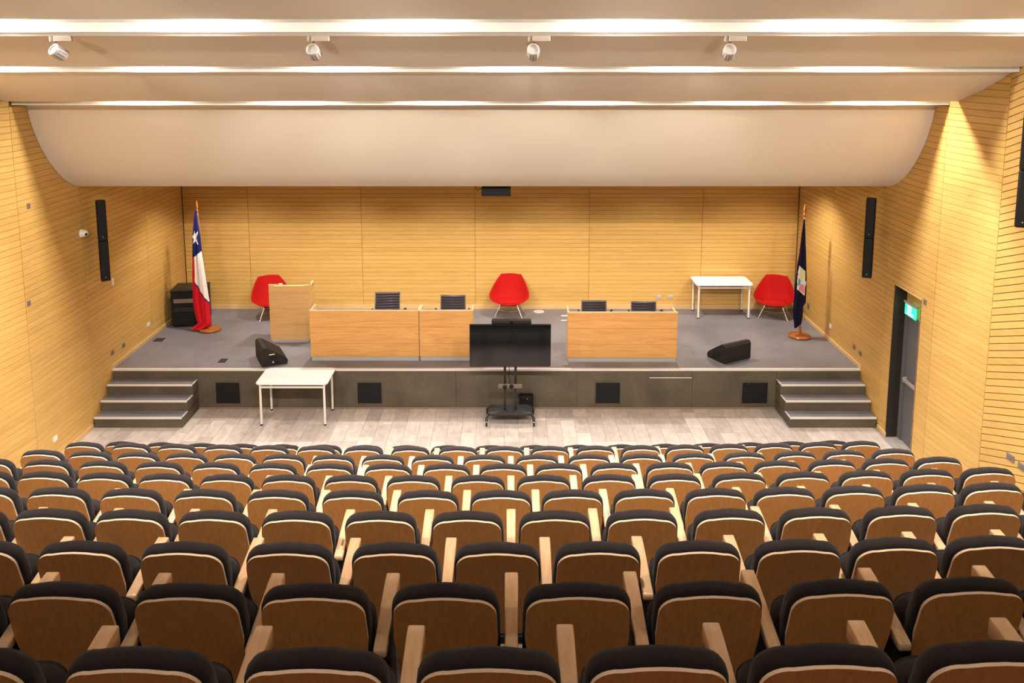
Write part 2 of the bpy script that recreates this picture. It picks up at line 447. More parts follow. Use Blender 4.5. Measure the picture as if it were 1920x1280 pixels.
# skirtings
struct(MB().cbox(XL, XR, YB-.022, YB+.014, ZS, ZS+.098, .004).build('baseboard_back', M_base))
struct(MB().cbox(XL-.014, XL+.016, YS, YB-.022, ZS, ZS+.07, .004).build('baseboard_left', M_base))
struct(MB().cbox(XR-.016, XR+.014, YS, YB-.022, ZS, ZS+.07, .004).build('baseboard_right', M_base))
struct(MB().cbox(XL-.014, XL+.016, YFL, 12.71, 0, .07, .004).build('baseboard_left_floor', M_base))
struct(MB().cbox(XR-.016, XR+.014, DY1, 12.71, 0, .07, .004).build('baseboard_right_floor', M_base))
# dark corner beads where the back wall meets the side walls
struct(MB().cbox(XL-.002, XL+.014, YB-.016, YB, ZS+.1, 3.86, .003).build('trim_1', M_trimdark))
struct(MB().cbox(XR-.014, XR+.002, YB-.016, YB, ZS+.1, 3.86, .003).build('trim_2', M_trimdark))

# ------------------------------------------------------------------ stage
stage = struct(MB().box(XL, XR, YS+.012, YB, 0, ZS-.012).build('floor_stage', M_front))
MB().box(XL, XR, YS+.012, YB, ZS-.012, ZS).build('carpet', M_carpet, stage)
xs_pan = [-5.16, -3.0, -0.9, 1.1, 3.0, 4.39]
for a, b_ in zip(xs_pan[:-1], xs_pan[1:]):
    MB().box(a+.002, b_-.002, YS, YS+.012, .03, ZS-.03).build('front_panel', M_front, stage)
for a, b_ in ((XL, -5.16), (4.39, XR)):
    MB().box(a+.002, b_-.002, YS, YS+.012, .03, ZS-.03).build('front_panel', M_front, stage)
MB().cbox(XL, XR, YS-.012, YS+.05, ZS-.028, ZS+.004, .004).build('edge_nosing', M_nose, stage)
MB().cbox(-5.16, 4.39, YS-.012, YS, 0, .03, .003).build('base_strip', M_strip, stage)
o = MB().box(2.296, 2.991, YS-.004, YS, .533, .543).build('white_tape_strip', M_white)
tag(o, 'thin white strip stuck on the dark stage front', 'tape')

def steps(x0, x1, side, label):
    t = thing('stage_steps', label, 'stairs', (0, 0, 0), group='steps at the stage ends')
    yf = [13.205, 12.960, 12.715]
    for k, z in enumerate((0.513, 0.342, 0.171)):
        y0 = yf[k]; y1 = YS - .002
        MB().box(x0, x1, y0+.012, y1, (z-.171 if k < 2 else 0), z-.02).build('riser', M_front, t)
        MB().box(x0, x1, y0, (y1 if k == 0 else yf[k-1]+.012), z-.02, z).build('tread', M_carpet, t)
        MB().cbox(x0, x1, y0-.006, y0+.028, z-.024, z+.004, .003).build('nosing', M_nose, t)
        xe = x1 if side < 0 else x0
        MB().cbox(xe-.018, xe+.006, y0+.03, (y1 if k == 0 else yf[k-1]), z-.006, z+.004, .002).build('side_nosing', M_nose, t) if side < 0 else \
        MB().cbox(xe-.006, xe+.018, y0+.03, (y1 if k == 0 else yf[k-1]), z-.006, z+.004, .002).build('side_nosing', M_nose, t)
    return t
steps(XL+.018, -5.16, -1, 'dark carpeted three-tread steps to the stage beside the left wall')
steps(4.39, XR-.018, 1, 'dark carpeted three-tread steps to the stage beside the grey door')

def vent(x0, x1, label):
    t = thing('air_vent', label, 'vent', ((x0+x1)/2, YS, .08), group='vents in the stage front')
    hw = (x1-x0)/2; H = .395
    b = MB()
    b.box(-hw, hw, -.012, 0, 0, .018).box(-hw, hw, -.012, 0, H-.018, H).box(-hw, -hw+.018, -.012, 0, .018, H-.018).box(hw-.018, hw, -.012, 0, .018, H-.018)
    b.build('frame', M_front, t)
    MB().box(-hw+.018, hw-.018, -.003, 0, .018, H-.018).build('backing', M_black, t)
    n = 13
    sl = MB().add([(-hw+.018,-.004,0),(hw-.018,-.004,0),(hw-.018,-.013,-.010),(-hw+.018,-.013,-.010),(-hw+.018,-.004,.004),(hw-.018,-.004,.004),(hw-.018,-.013,-.006),(-hw+.018,-.013,-.006)],
                  [(0,1,2,3),(4,5,6,7),(0,1,5,4),(2,3,7,6),(1,2,6,5),(3,0,4,7)]).mesh('slat', [M_black])
    for k in range(n): obj('slat', sl, t, (0, 0, .042 + k*(H-.055)/n))
vent(-4.884, -4.454, 'black louvred vent in stage front nearest the left steps')
vent(-2.544, -2.112, 'black louvred vent in stage front right of the white table')
vent(1.391, 1.829, 'black louvred vent in stage front right of the television stand')
vent(3.811, 4.268, 'black louvred vent in stage front beside the right steps')

# ------------------------------------------------------------------ ceiling
ceil = struct(MB().box(-9, 8, YREAR-.2, YB+.2, ZTOP, ZTOP+.1).build('ceiling', M_slab))
def sheet(name, prof, th, m):
    # curved sheet running from wall to wall, profile in (y, z), thickness upwards
    rs = []
    n = len(prof); b = MB()
    lo = [((xl(y)+.004), (xr(y)-.004), y, z) for y, z in prof]
    vs = []; fs = []
    for a, c, y, z in lo: vs += [(a, y, z), (c, y, z), (a, y, z+th), (c, y, z+th)]
    for i in range(n-1):
        p, q = 4*i, 4*i+4
        fs += [(p, p+1, q+1, q), (p+2, q+2, q+3, p+3), (p, q, q+2, p+2), (p+1, p+3, q+3, q+1)]
    fs += [(0, 2, 3, 1), (4*n-4, 4*n-3, 4*n-1, 4*n-2)]
    return b.add(vs, fs).build(name, m, ceil, smooth=30)
def curve(pts, n):
    # Catmull-Rom through pts
    out = []
    P = [pts[0]] + pts + [pts[-1]]
    for i in range(1, len(P)-2):
        for k in range(n):
            t = k/n; a, b_, c, d_ = P[i-1], P[i], P[i+1], P[i+2]
            out.append(tuple(0.5*((2*b_[j]) + (-a[j]+c[j])*t + (2*a[j]-5*b_[j]+4*c[j]-d_[j])*t*t + (-a[j]+3*b_[j]-3*c[j]+d_[j])*t**3) for j in (0, 1)))
    out.append(pts[-1]); return out
sheet('curved_panel', curve([(YREAR, 7.85), (2.0, 7.45), (5.4, 6.95), (7.2, 6.55), (8.42, 6.157)], 6), .03, M_plaster)
sheet('curved_panel', curve([(8.60, 6.040), (8.95, 5.98), (9.35, 5.86), (9.81, 5.680)], 6), .03, M_plaster)
sheet('curved_panel', curve([(9.98, 5.618), (10.12, 5.595), (10.32, 5.50), (10.62, 5.37), (11.06, 5.216)], 6), .03, M_plaster)
valance = curve([(11.25, 5.160), (11.50, 5.150), (11.585, 5.10), (11.64, 4.93), (11.725, 4.74), (11.875, 4.50), (12.085, 4.26), (12.35, 4.035), (12.66, 3.875), (12.83, 3.83), (13.0, 3.825)], 6)
def vsheet():
    # the valance as a thin shell (normal offset)
    b = MB(); vs = []; fs = []; n = len(valance)
    for i, (y, z) in enumerate(valance):
        a = valance[max(i-1, 0)]; c = valance[min(i+1, n-1)]
        ty, tz = c[0]-a[0], c[1]-a[1]; l = math.hypot(ty, tz); ny, nz = -tz/l, ty/l
        y2, z2 = y + ny*.03, z + nz*.03
        vs += [(xl(y)+.004, y, z), (xr(y)-.004, y, z), (xl(y2)+.004, y2, z2), (xr(y2)-.004, y2, z2)]
    for i in range(n-1):
        p, q = 4*i, 4*i+4
        fs += [(p, p+1, q+1, q), (p+2, q+2, q+3, p+3)]
    fs += [(0, 2, 3, 1), (4*n-4, 4*n-3, 4*n-1, 4*n-2)]
    b.add(vs, fs).build('curved_valance', M_plaster, ceil, smooth=30)
vsheet()
def fascia(y, z0, z1):
    MB().box(xl(y)+.006, xr(y)-.006, y-.022, y-.001, z0-.002, z1).build('slot_fascia', M_white_plaster, ceil)
fascia(8.60, 6.040, 6.75); fascia(9.98, 5.618, 6.35); fascia(11.25, 5.160, 5.95)
MB().box(XL, XR, 13.0, YB, 3.86, 3.92).build('stage_soffit', M_plaster, ceil)
# lids over the slots so that lamp light leaves only downwards
for y0, y1, z in ((8.10, 8.62, 6.75), (9.50, 10.0, 6.35), (10.75, 11.27, 5.95)):
    MB().box(xl(y0)+.006, xr(y0)-.006, y0, y1, z, z+.03).build('slot_lid', M_white_plaster, ceil)
for y, z0, z1 in ((8.10, 6.30, 6.75), (9.50, 5.83, 6.35), (10.75, 5.36, 5.95)):
    MB().box(xl(y)+.006, xr(y)-.006, y, y+.02, z0, z1).build('slot_back', M_white_plaster, ceil)

# ------------------------------------------------------------------ auditorium seats
REC = math.radians(15)
def back_pt(x, s, depth, ztop, ytop, h, cup):
    # s measured from the top edge downwards along the reclined back, depth towards the stage
    y = ytop + s*math.sin(REC) + depth*math.cos(REC) + cup*x*x
    z = ztop - s*math.cos(REC) + depth*math.sin(REC)
    return (x, y, z)
def back_outline(wt, wb, h, r, crown, n=7):
    # (x, s) list: s = 0 is the top
    pts = []
    for sx, a0 in ((1, 0), (-1, 90)):
        for i in range(n+1):
            a = math.radians(a0 + 90*i/n)
            x = sx*(wt/2 - r) + r*math.cos(a); s = r - r*math.sin(a)
            pts.append((x, s))
    # straight top between the corners gets a slight crown
    mid = []
    for k in range(1, 4):
        f = k/4; mid.append(((wt/2-r)*(1-2*f), -crown*4*f*(1-f)))
    pts = pts[:n+1] + mid + pts[n+1:]
    rb = r*0.7
    bot = []
    for sx, a0 in ((-1, 180), (1, 270)):
        for i in range(n+1):
            a = math.radians(a0 + 90*i/n)
            bot.append((sx*(wb/2 - rb) + rb*math.cos(a), h - rb - rb*math.sin(a)))
    # sides bulge a little
    side1 = [(-wt/2 - .004, h*0.35), (-(wt*.4+wb*.6)/2, h*0.65)]
    side2 = [(-p[0], p[1]) for p in side1[::-1]]
    return pts + side1 + bot + side2
ZT = CH
def ring(outl, sc, depth, ztop, ytop, h, cup, cy):
    return [back_pt(x*sc, cy + (s-cy)*sc, depth, ztop, ytop, h, cup) for x, s in outl]
def seat_meshes():
    h = .64
    ol = back_outline(.430, .385, h, .095, .016)
    a = dict(ztop=ZT-.036, ytop=-.055, h=h, cup=.35, cy=h*.45)
    rs = [ring(ol, s, dp, **a) for s, dp in ((.35, 0), (.75, 0), (1, 0), (1, .013), (.75, .013))]
    shell = MB().rings(rs, [0, 0, 1, 0]).mesh('back_shell', [M_shell, M_edge], 40)
    h2 = .60
    oc = back_outline(.452, .405, h2, .108, .018)
    a2 = dict(ztop=ZT-.020, ytop=-.040, h=h2, cup=.35, cy=h2*.45)
    prof = ((.94, 0), (.985, .006), (1.0, .018), (1.0, .045), (.975, .066), (.92, .078), (.75, .084), (.4, .084))
    cushion = MB().rings([ring(oc, s, dp, **a2) for s, dp in prof]).mesh('back_cushion', [M_fabric], 60)
    # tipped-up seat: rounded block leaning against the back
    o = rrect(.455, .40, .07, 6)
    def sr(sc, dp, squash=1.0):
        out = []
        t = math.radians(12)
        for x, s in o:
            x2, s2 = x*sc, s*sc
            out.append((x2, .205 + dp*math.cos(t) - s2*math.sin(t), .525 + s2*math.cos(t) + dp*math.sin(t)))
        return out
    seat = MB().rings([sr(s, dp) for s, dp in ((.5, -.062), (.9, -.058), (.97, -.045), (1, -.02), (1, .02), (.97, .038))]).mesh('seat_cushion', [M_fabric], 60)
    pan = MB().rings([sr(s, dp) for s, dp in ((.5, .0385), (.96, .0385), (.96, .052), (.5, .058))]).mesh('seat_pan', [M_black], 40)
    # armrest: bar that rises towards the stage, rounded at both ends
    def arm_ring(y, z, hw, up, dn): 
        r = .006
        pts = [(hw-r, up), (hw-r*.3, up-r*.3), (hw, up-r), (hw, -dn+r), (hw-r, -dn), (-hw+r, -dn), (-hw, -dn+r), (-hw, up-r), (-hw+r*.3, up-r*.3), (-hw+r, up)]
        return [(x, y, z+q) for x, q in pts]
    zt0, zt1 = ZT-.270, ZT-.205
    ars = []
    for f, hw, up, dn in ((-.02, .024, -.006, .034), (-.01, .0275, -.001, .038), (.02, .028, 0, .040), (.3, .029, .004, .042), (.6, .030, .006, .046), (.85, .031, .005, .060), (.985, .031, .001, .078), (1.0, .0295, -.004, .080), (1.008, .027, -.010, .076)):
        ars.append(arm_ring(-.015 + f*.43, zt0 + (zt1-zt0)*f, hw, up, dn))
    arm = MB().rings(ars).mesh('armrest', [M_arm], 50)
    # support under the armrest
    sp = MB().cbox(-.018, .018, .03, .34, .02, zt0-.035, .006).cbox(-.03, .03, .0, .36, 0, .022, .004).mesh('side_support', [M_blackmetal])
    # beam bracket behind the back, joins shell and support
    br = MB().cbox(-.235, .235, .075, .11, .30, .345, .005).mesh('crossbar', [M_blackmetal])
    return shell, cushion, seat, pan, arm, sp, br
SHELL, CUSH, SEATC, PAN, ARM, SUPP, BRACK = seat_meshes()
ODD = [-4.995, -4.474, -3.956, -3.438, -2.918, -2.397, -1.873, -1.344, -0.818, -0.272, 0.281, 0.832, 1.388, 1.94, 2.487, 3.03, 3.565, 4.10]
EVEN = [-5.0, -4.437, -3.895, -3.35, -2.803, -2.257, -1.715, -1.161, -0.607, -0.068, 0.459, 0.988, 1.518, 2.035, 2.553, 3.085, 3.61, 4.127]
ORD = ['', 'first', 'second', 'third', 'fourth', 'fifth', 'sixth', 'seventh', 'eighth', 'ninth', 'tenth', 'eleventh', 'twelfth', 'thirteenth',
       'fourteenth', 'fifteenth', 'sixteenth', 'seventeenth', 'eighteenth', 'nineteenth']
def px_x(x, y, z):
    dz = z - HC; dep = y*math.cos(PITCH) - dz*math.sin(PITCH)
    return 957 + 1600*x/dep
for ri, (rn, y, zt) in enumerate(ROWS):
    xs = ODD if rn in 'JHFDB' else EVEN
    if rn == 'J': xs = [x + .03 for x in xs]
    vis = [x for x in xs if -75 < px_x(x-.22, y, zt) + 90*0 and px_x(x+.24, y, zt) > 4 and px_x(x-.24, y, zt) < 1916]
    k0, k1 = xs.index(vis[0]), xs.index(vis[-1])
    e0, e1 = max(0, k0-2), min(len(xs)-1, k1+2)
    for i in range(e0, e1+1):
        x = xs[i]; yy = y + .006*(x+.7)**2
        if k0 <= i <= k1:
            lab = 'plywood-backed seat with dark cushion, %s from left in %s row from the stage' % (ORD[i-k0+1], ORD[ri+1])
        else:
            lab = 'plywood-backed seat, %s beyond the %s picture edge, %s row from the stage' % (ORD[k0-i if i < k0 else i-k1], 'left' if i < k0 else 'right', ORD[ri+1])
        t = thing('auditorium_seat', lab, 'seat', (x, yy, zt-CH), 0, 'auditorium seats in raked rows')
        obj('back_shell', SHELL, t); obj('back_cushion', CUSH, t); obj('seat_cushion', SEATC, t); obj('seat_pan', PAN, t); obj('crossbar', BRACK, t)
        lx = (xs[i-1] + x)/2 - x if i > 0 else -.273
        obj('armrest', ARM, t, (lx, 0, 0)); obj('side_support', SUPP, t, (lx, 0, 0))
        if i == len(xs)-1 or i == e1:
            rx = .27 if i == len(xs)-1 else (xs[i+1]-x)/2
            obj('armrest', ARM, t, (rx, 0, 0)); obj('side_support', SUPP, t, (rx, 0, 0))

# ------------------------------------------------------------------ desks on the stage
def desk(label, x0, x1, y0, z_h, extra=False, left_side=True, right_side=True):
    t = thing('panel_desk', label, 'desk', ((x0+x1)/2, y0, ZS), group='oak desks on the stage')
    hw = (x1-x0)/2
    MB().box(-hw+.02, hw-.02, .030, .055, .075, z_h-.03).build('panel_core', M_back, t)
    zs = [.075, .075+(z_h-.10)*.30, .075+(z_h-.10)*.66, z_h-.022]
    for a, b_ in zip(zs[:-1], zs[1:]):
        MB().cbox(-hw, hw, .004, .030, a+.0015, b_-.0015, .002).build('front_board', M_oak, t)
    MB().cbox(-hw-.004, hw+.004, 0, .034, z_h-.022, z_h, .003).build('top_edge', M_oak_pale, t)
    MB().cbox(-hw+.012, hw-.012, .012, .05, 0, .072, .003).build('plinth', M_steel, t)
    if left_side: MB().cbox(-hw, -hw+.026, .062, .40, 0, z_h-.012, .003).build('side_panel', M_oak_pale, t)
    if right_side: MB().cbox(hw-.026, hw, .062, .40, 0, z_h-.03, .003).build('side_panel', M_oak_pale, t)
    MB().cbox(-hw+.03, hw-.03, .062, .42, z_h-.235, z_h-.21, .003).build('work_surface', M_oak_pale, t)
    if extra:
        for zz in (z_h-.125, z_h-.205):
            MB().cbox(-hw-.10, -hw+.02, .15, .19, zz, zz+.012, .003).build('side_shelf', M_white, t)
    return t
desk('longest oak panel desk, next to the lectern', -3.371, -1.542, 13.835, .886)
desk('short oak panel desk partly behind the television', -1.532, -.630, 13.835, .886)
desk('oak panel desk standing alone right of the television', .960, 2.795, 13.772, .875, extra=True)

# lectern
t = thing('lectern', 'tall pale oak lectern beside the long desk', 'lectern', (-3.952, 14.735, ZS))
hw = .35
for a, b_ in ((.075, .330), (.344, .614), (.629, .898), (.913, 1.058)):
    MB().cbox(-hw, hw, 0, .025, a, b_, .003).build('front_board', M_lectern, t)
    for s in (-1, 1):
        x0, x1 = (-hw, -hw+.025) if s < 0 else (hw-.025, hw)
        if a > .9: MB().prism([(.027, a), (.46, a), (.46, .965), (.027, b_)], x0, x1, 'x').build('side_board', M_lectern, t)
        else: MB().cbox(x0, x1, .027, .46, a, b_, .003).build('side_board', M_lectern, t)
MB().box(-hw+.004, hw-.004, .012, .035, .05, 1.03).build('core_panel', M_oak_pale, t)
MB().cbox(-hw+.03, hw-.03, .02, .44, 0, .075, .003).build('plinth', M_steel, t)
MB().prism([(.026, 1.02), (.45, .928), (.45, .952), (.026, 1.044)], -hw+.026, hw-.026, 'x').build('reading_surface', M_lectern, t)
for x0, x1, y0, y1, z0, z1 in ((-hw, -hw+.09, 0, .03, 1.058, 1.080), (hw-.05, hw, 0, .03, 1.058, 1.076), (hw-.03, hw, .32, .46, .965, 1.03), (-hw+.13, -hw+.20, .16, .20, .99, 1.05)):
    MB().cbox(x0, x1, y0, y1, z0, z1, .003).build('top_rail', M_oak_pale, t)

# ------------------------------------------------------------------ office chairs
def office_chair(label, x, y, top, rz, tilt=0.0):
    t = thing('office_chair', label, 'chair', (x, y, ZS), rz, group='black office chairs behind the desks')
    hb = .42; zb = top - hb          # backrest spans zb..top, chair faces -y (audience)
    def bp(xx, s, dp): return (xx, .22 + s*math.sin(.18) + dp, zb + s*math.cos(.18))
    n = 9
    for k in range(n):
        s0, s1 = k*hb/n + .004, (k+1)*hb/n - .004; m = (s0+s1)/2
        rs = []
        for xx in (-.215, -.205, 0, .205, .215):
            e = .35 if abs(xx) > .21 else 1
            rs.append([bp(xx, s0, 0), bp(xx, s0+.006, -.016*e), bp(xx, m, -.022*e), bp(xx, s1-.006, -.016*e), bp(xx, s1, 0), bp(xx, m, .012)])
        MB().rings(rs).build('back_rib', M_leather, t, smooth=50)
    MB().add([bp(-.214,0,-.004),bp(.214,0,-.004),bp(.214,hb,-.004),bp(-.214,hb,-.004),bp(-.214,0,.008),bp(.214,0,.008),bp(.214,hb,.008),bp(-.214,hb,.008)],[(0,1,2,3),(4,5,6,7),(0,1,5,4),(1,2,6,5),(2,3,7,6),(3,0,4,7)]).build('back_sling', M_leather, t)
    for s in (-1, 1):
        MB().tube([bp(s*.222, -.02, .005), bp(s*.222, hb*.5, .008), bp(s*.222, hb+.008, .005)], .011, 8).build('back_rail', M_chrome, t, smooth=60)
        MB().tube([(s*.235, -.20, .44), (s*.285, -.20, .52), (s*.295, -.16, .645), (s*.295, .08, .655), (s*.285, .18, .60), (s*.235, .22, .50)], .014, 8).build('armrest', M_black, t, smooth=60)
    MB().rings([[(p[0]*sc, p[1]*sc, z) for p in rrect(.46, .46, .07)] for sc, z in ((.9, .40), (1, .415), (1, .45), (.93, .47))]).build('seat', M_leather, t, smooth=40)
    MB().lathe([(.025, .09), (.025, .30), (.035, .31), (.035, .40)], 12).build('gas_lift', M_blackmetal, t, smooth=40)
    for k in range(5):
        a = 2*math.pi*k/5 + .3
        MB().tube([(0, 0, .10), (.15*math.cos(a), .15*math.sin(a), .095), (.29*math.cos(a), .29*math.sin(a), .065)], [.026, .022, .015], 8).build('base_arm', M_chrome, t, smooth=60)
        MB().lathe([(.012, -.022), (.028, -.02), (.028, .02), (.012, .022)], 12, (.29*math.cos(a), .29*math.sin(a), .028), Matrix.Rotation(math.pi/2, 3, 'X')).build('castor', M_black, t, smooth=40)
    t.rotation_euler = (0, tilt, rz)
    return t
office_chair('black ribbed office chair, turned askew, left end behind the long desk', -2.18, 14.60, .905, .30, .07)
office_chair('black ribbed office chair behind the short desk', -1.032, 14.60, .850, 0)
office_chair('black ribbed office chair behind right desk, nearer the television', 1.498, 14.52, .775, 0)
office_chair('black ribbed office chair behind right desk, farther from the television', 2.387, 14.52, .755, 0)

# ------------------------------------------------------------------ red lounge chairs
def red_chair(label, x, y, rz):
    t = thing('lounge_chair', label, 'chair', (x, y, ZS), rz, group='red upholstered chairs on the stage')
    NU, NV = 24, 22
    def cr(tab, v):
        # Catmull-Rom through the table
        n_ = len(tab)
        for i in range(n_-1):
            v0, p1 = tab[i]; v1, p2 = tab[i+1]
            if v <= v1 or i == n_-2:
                p0 = tab[i-1][1] if i else p1 - (p2-p1); p3 = tab[i+2][1] if i+2 < n_ else p2 + (p2-p1)
                f = (v-v0)/(v1-v0)
                return .5*(2*p1 + (p2-p0)*f + (2*p0-5*p1+4*p2-p3)*f*f + (3*p1-p0-3*p2+p3)*f**3)
    cy = [(0, -.30), (.3, -.06), (.5, .12), (.7, .24), (1, .34)]
    cz = [(0, .335), (.3, .275), (.5, .305), (.7, .47), (1, .775)]
    ey = [(0, -.27), (.3, -.10), (.5, .03), (.7, .15), (1, .31)]
    ez = [(0, .365), (.3, .415), (.5, .485), (.7, .595), (1, .76)]
    wd = [(0, .25), (.2, .335), (.36, .368), (.52, .352), (.8, .272), (1, .205)]
    def S(u, v, off):
        e = abs(u)**2.6
        y_ = cr(cy, v)*(1-e) + cr(ey, v)*e
        z_ = cr(cz, v)*(1-e) + cr(ez, v)*e
        # rounded corners of the outline
        w_ = cr(wd, v)
        if v < .10: w_ *= .90 + .10*math.sin(math.pi/2*v/.10)
        if v > .92: w_ *= .90 + .10*math.sqrt(max(0, 1-((v-.92)/.08)**2))
        return Vector((u*w_, y_, z_))
    def Nn(u, v):
        e = .01
        a = S(min(u+e, 1), v, 0) - S(max(u-e, -1), v, 0); b_ = S(u, min(v+e, 1), 0) - S(u, max(v-e, 0), 0)
        n_ = a.cross(b_); return n_.normalized() if n_.length > 1e-9 else Vector((0, 0, 1))
    vs = []; fs = []
    us = [-1 + 2*i/NU for i in range(NU+1)]; vv = [j/NV for j in range(NV+1)]
    for side in (0, 1):
        for j in vv:
            for u in us:
                p = S(u, j, 0); n_ = Nn(u, j)
                p = p + n_*(.010 if side == 0 else -.035)
                vs.append(tuple(p))
    W = NU+1; H = NV+1; off = W*H
    for j in range(NV):
        for i in range(NU):
            a = j*W+i
            fs += [(a, a+1, a+W+1, a+W), (off+a, off+a+W, off+a+W+1, off+a+1)]
    for i in range(NU):
        fs += [(i, off+i, off+i+1, i+1), (NV*W+i, NV*W+i+1, off+NV*W+i+1, off+NV*W+i)]
    for j in range(NV):
        a, b_ = j*W, (j+1)*W
        fs += [(a, b_, off+b_, off+a), (a+NU, off+a+NU, off+b_+NU, b_+NU)]
    MB().add(vs, fs).build('shell', M_red, t, smooth=75)
    # loose seat pad
    rs = []
    for sc, z in ((.5, .295), (.9, .295), (1, .318), (.96, .341), (.8, .355), (.4, .361)):
        rs.append([(p[0]*sc, -.06 + p[1]*sc, z + .02*(-(p[1]))) for p in rrect(.50, .40, .14, 6)])
    MB().rings(rs).build('seat_pad', M_red, t, smooth=70)
    for sx, sy in ((-1, -1), (1, -1), (-1, 1), (1, 1)):
        MB().tube([(sx*.16, sy*.13+.0, .262), (sx*.275, sy*.21, .008)], .008, 8).build('leg', M_chrome, t, smooth=60)
    for a, b_ in (((-.27, -.205, .03), (.26, .20, .05)), ((.27, -.205, .03), (-.26, .20, .05))):
        MB().tube([a, (0, 0, .075), b_], .004, 6).build('wire_brace', M_chrome, t, smooth=60)
    MB().cbox(-.17, .17, -.14, .14, .238, .262, .004).build('under_frame', M_blackmetal, t)
    return t
red_chair('red upholstered lounge chair in the middle, behind the television', -.02, 16.36, -.10)
red_chair('red upholstered lounge chair half hidden by the lectern', -4.69, 16.25, .42)
red_chair('red upholstered lounge chair beside the navy flag', 5.20, 16.28, -.38)

# ------------------------------------------------------------------ white tables
def white_table(label, x0, x1, y0, y1, z, top):
    cx, cy_ = (x0+x1)/2, (y0+y1)/2
    t = thing('laminate_table', label, 'table', (cx, cy_, z), group='white laminate tables')
    hw, hd = (x1-x0)/2, (y1-y0)/2
    ol = rrect(2*hw+.13, 2*hd+.11, .07, 6)
    MB().rings([[(p[0]*s, p[1]*s, zz) for p in ol] for s, zz in ((.985, top-.028), (1, top-.022), (1, top-.006), (.992, top))]).build('tabletop', M_white, t, smooth=35)
    for sx in (-1, 1):
        for sy in (-1, 1):
            lg = MB().tube([(sx*hw, sy*hd, .012), (sx*hw, sy*hd, top-.028)], .019, 12).build('leg', M_whitemetal, t, smooth=60)
            MB().tube([(sx*hw, sy*hd, 0), (sx*hw, sy*hd, .022)], .021, 12).build('rubber_foot', M_black, lg, smooth=60)
        MB().cbox(sx*hw-.012, sx*hw+.012, -hd, hd, top-.085, top-.06, .003).build('rail', M_whitemetal, t)
    for sy in (-1, 1):
        MB().cbox(-hw, hw, sy*hd-.012, sy*hd+.012, top-.095, top-.068, .003).build('rail', M_whitemetal, t)
    return t
white_table('white rounded table standing on the floor before the stage', -3.942, -2.936, 12.82, 13.40, 0, .712)
white_table('white rounded table on the stage against the back wall', 3.683, 4.667, 16.168, 16.69, ZS, .70)

# ------------------------------------------------------------------ television on its trolley
t = thing('tv_trolley', 'black wheeled television trolley before the stage', 'tv stand', (-.003, 12.95, 0))
for s in (-1, 1):
    MB().cbox(s*.085-.02, s*.085+.02, .02, .06, .19, 1.35, .004).build('column', M_blackmetal, t)
    MB().tube([(s*.30, .0, .165), (s*.345, -.06, .155), (s*.372, -.13, .11), (s*.376, -.17, .075)], .022, 10).build('leg', M_blackmetal, t, smooth=60)
    MB().tube([(s*.30, .08, .165), (s*.345, .16, .155), (s*.372, .24, .11), (s*.376, .28, .075)], .022, 10).build('leg', M_blackmetal, t, smooth=60)
    for yy in (-.172, .282):
        c = MB().lathe([(.012, -.014), (.033, -.012), (.033, .012), (.012, .014)], 14, (s*.376, yy, .034), Matrix.Rotation(math.pi/2, 3, 'Y')).build('castor', M_black, t, smooth=40)
        MB().lathe([(.008, .06), (.014, .066), (.014, .082)], 10, (s*.376, yy, 0)).build('swivel', M_chrome, c, smooth=40)
MB().rings([[(p[0]*sc, .05+p[1]*sc, z) for p in rrect(.70, .36, .07, 5)] for sc, z in ((.95, .15), (1, .16), (1, .185), (.97, .192))]).build('base_tray', M_blackmetal, t, smooth=35)
MB().cbox(-.19, .19, -.10, .02, .60, .625, .004).cbox(-.19, .19, -.104, -.096, .60, .66, .002).build('shelf', M_insert, t)
MB().cbox(-.20, .20, -.01, .02, .98, 1.02, .004).cbox(-.20, .20, -.01, .02, 1.32, 1.36, .004).build('mount_plate', M_blackmetal, t)
MB().tube([(-.02, .0, 1.0), (-.015, .01, .75), (.0, -.03, .64)], .006, 6).build('cable', M_black, t, smooth=60)
MB().lathe([(.02, -.015), (.035, -.01), (.035, .01), (.02, .015)], 12, (-.085, -.11, .625), Matrix.Rotation(math.pi/2, 3, 'X')).lathe([(.02, -.015), (.035, -.01), (.035, .01), (.02, .015)], 12, (.02, -.11, .635), Matrix.Rotation(math.pi/2, 3, 'X')).build('clamp_knob', M_black, t, smooth=40)
tv = thing('television', 'large flat black television on the trolley', 'television', (-.003, 12.925, .940))
tv.rotation_euler = (.075, 0, 0)   # tilted slightly down
MB().cbox(-.637, .637, -.03, .012, 0, .705, .006).build('housing', M_black, tv)
MB().box(-.628, .628, -.0312, -.0302, .012, .695).build('screen', M_screen, tv)
MB().cbox(-.25, .25, .012, .035, .08, .58, .006).build('rear_cover', M_black, tv)
sb = thing('camera_bar', 'flat dark bar mounted on top of the television', 'camera bar', (.017, 12.91, 1.648))
MB().cbox(-.31, .31, -.06, .06, 0, .055, .008).build('body', M_blackmetal, sb)
MB().lathe([(.0, 0), (.022, .002), (.024, .02)], 14, (0, -.058, .026), Matrix.Rotation(math.pi/2, 3, 'X')).build('lens', M_screen, sb, smooth=40)
MB().cbox(-.03, .03, -.02, .05, -.004, .002, .001).build('bracket', M_blackmetal, sb)
pc = thing('equipment_case', 'small black equipment case on floor behind the trolley', 'case', (.245, 13.33, 0))
MB().cbox(-.10, .13, -.06, .09, 0, .29, .012).build('body', M_black, pc)
MB().tube([(-.05, 0, .285), (-.05, 0, .315), (.06, 0, .315), (.06, 0, .285)], .009, 8).build('handle', M_black, pc, smooth=60)
MB().lathe([(.0, 0), (.007, 0), (.007, .004)], 10, (.03, -.061, .25), Matrix.Rotation(math.pi/2, 3, 'X')).build('status_light', M_socket, pc)

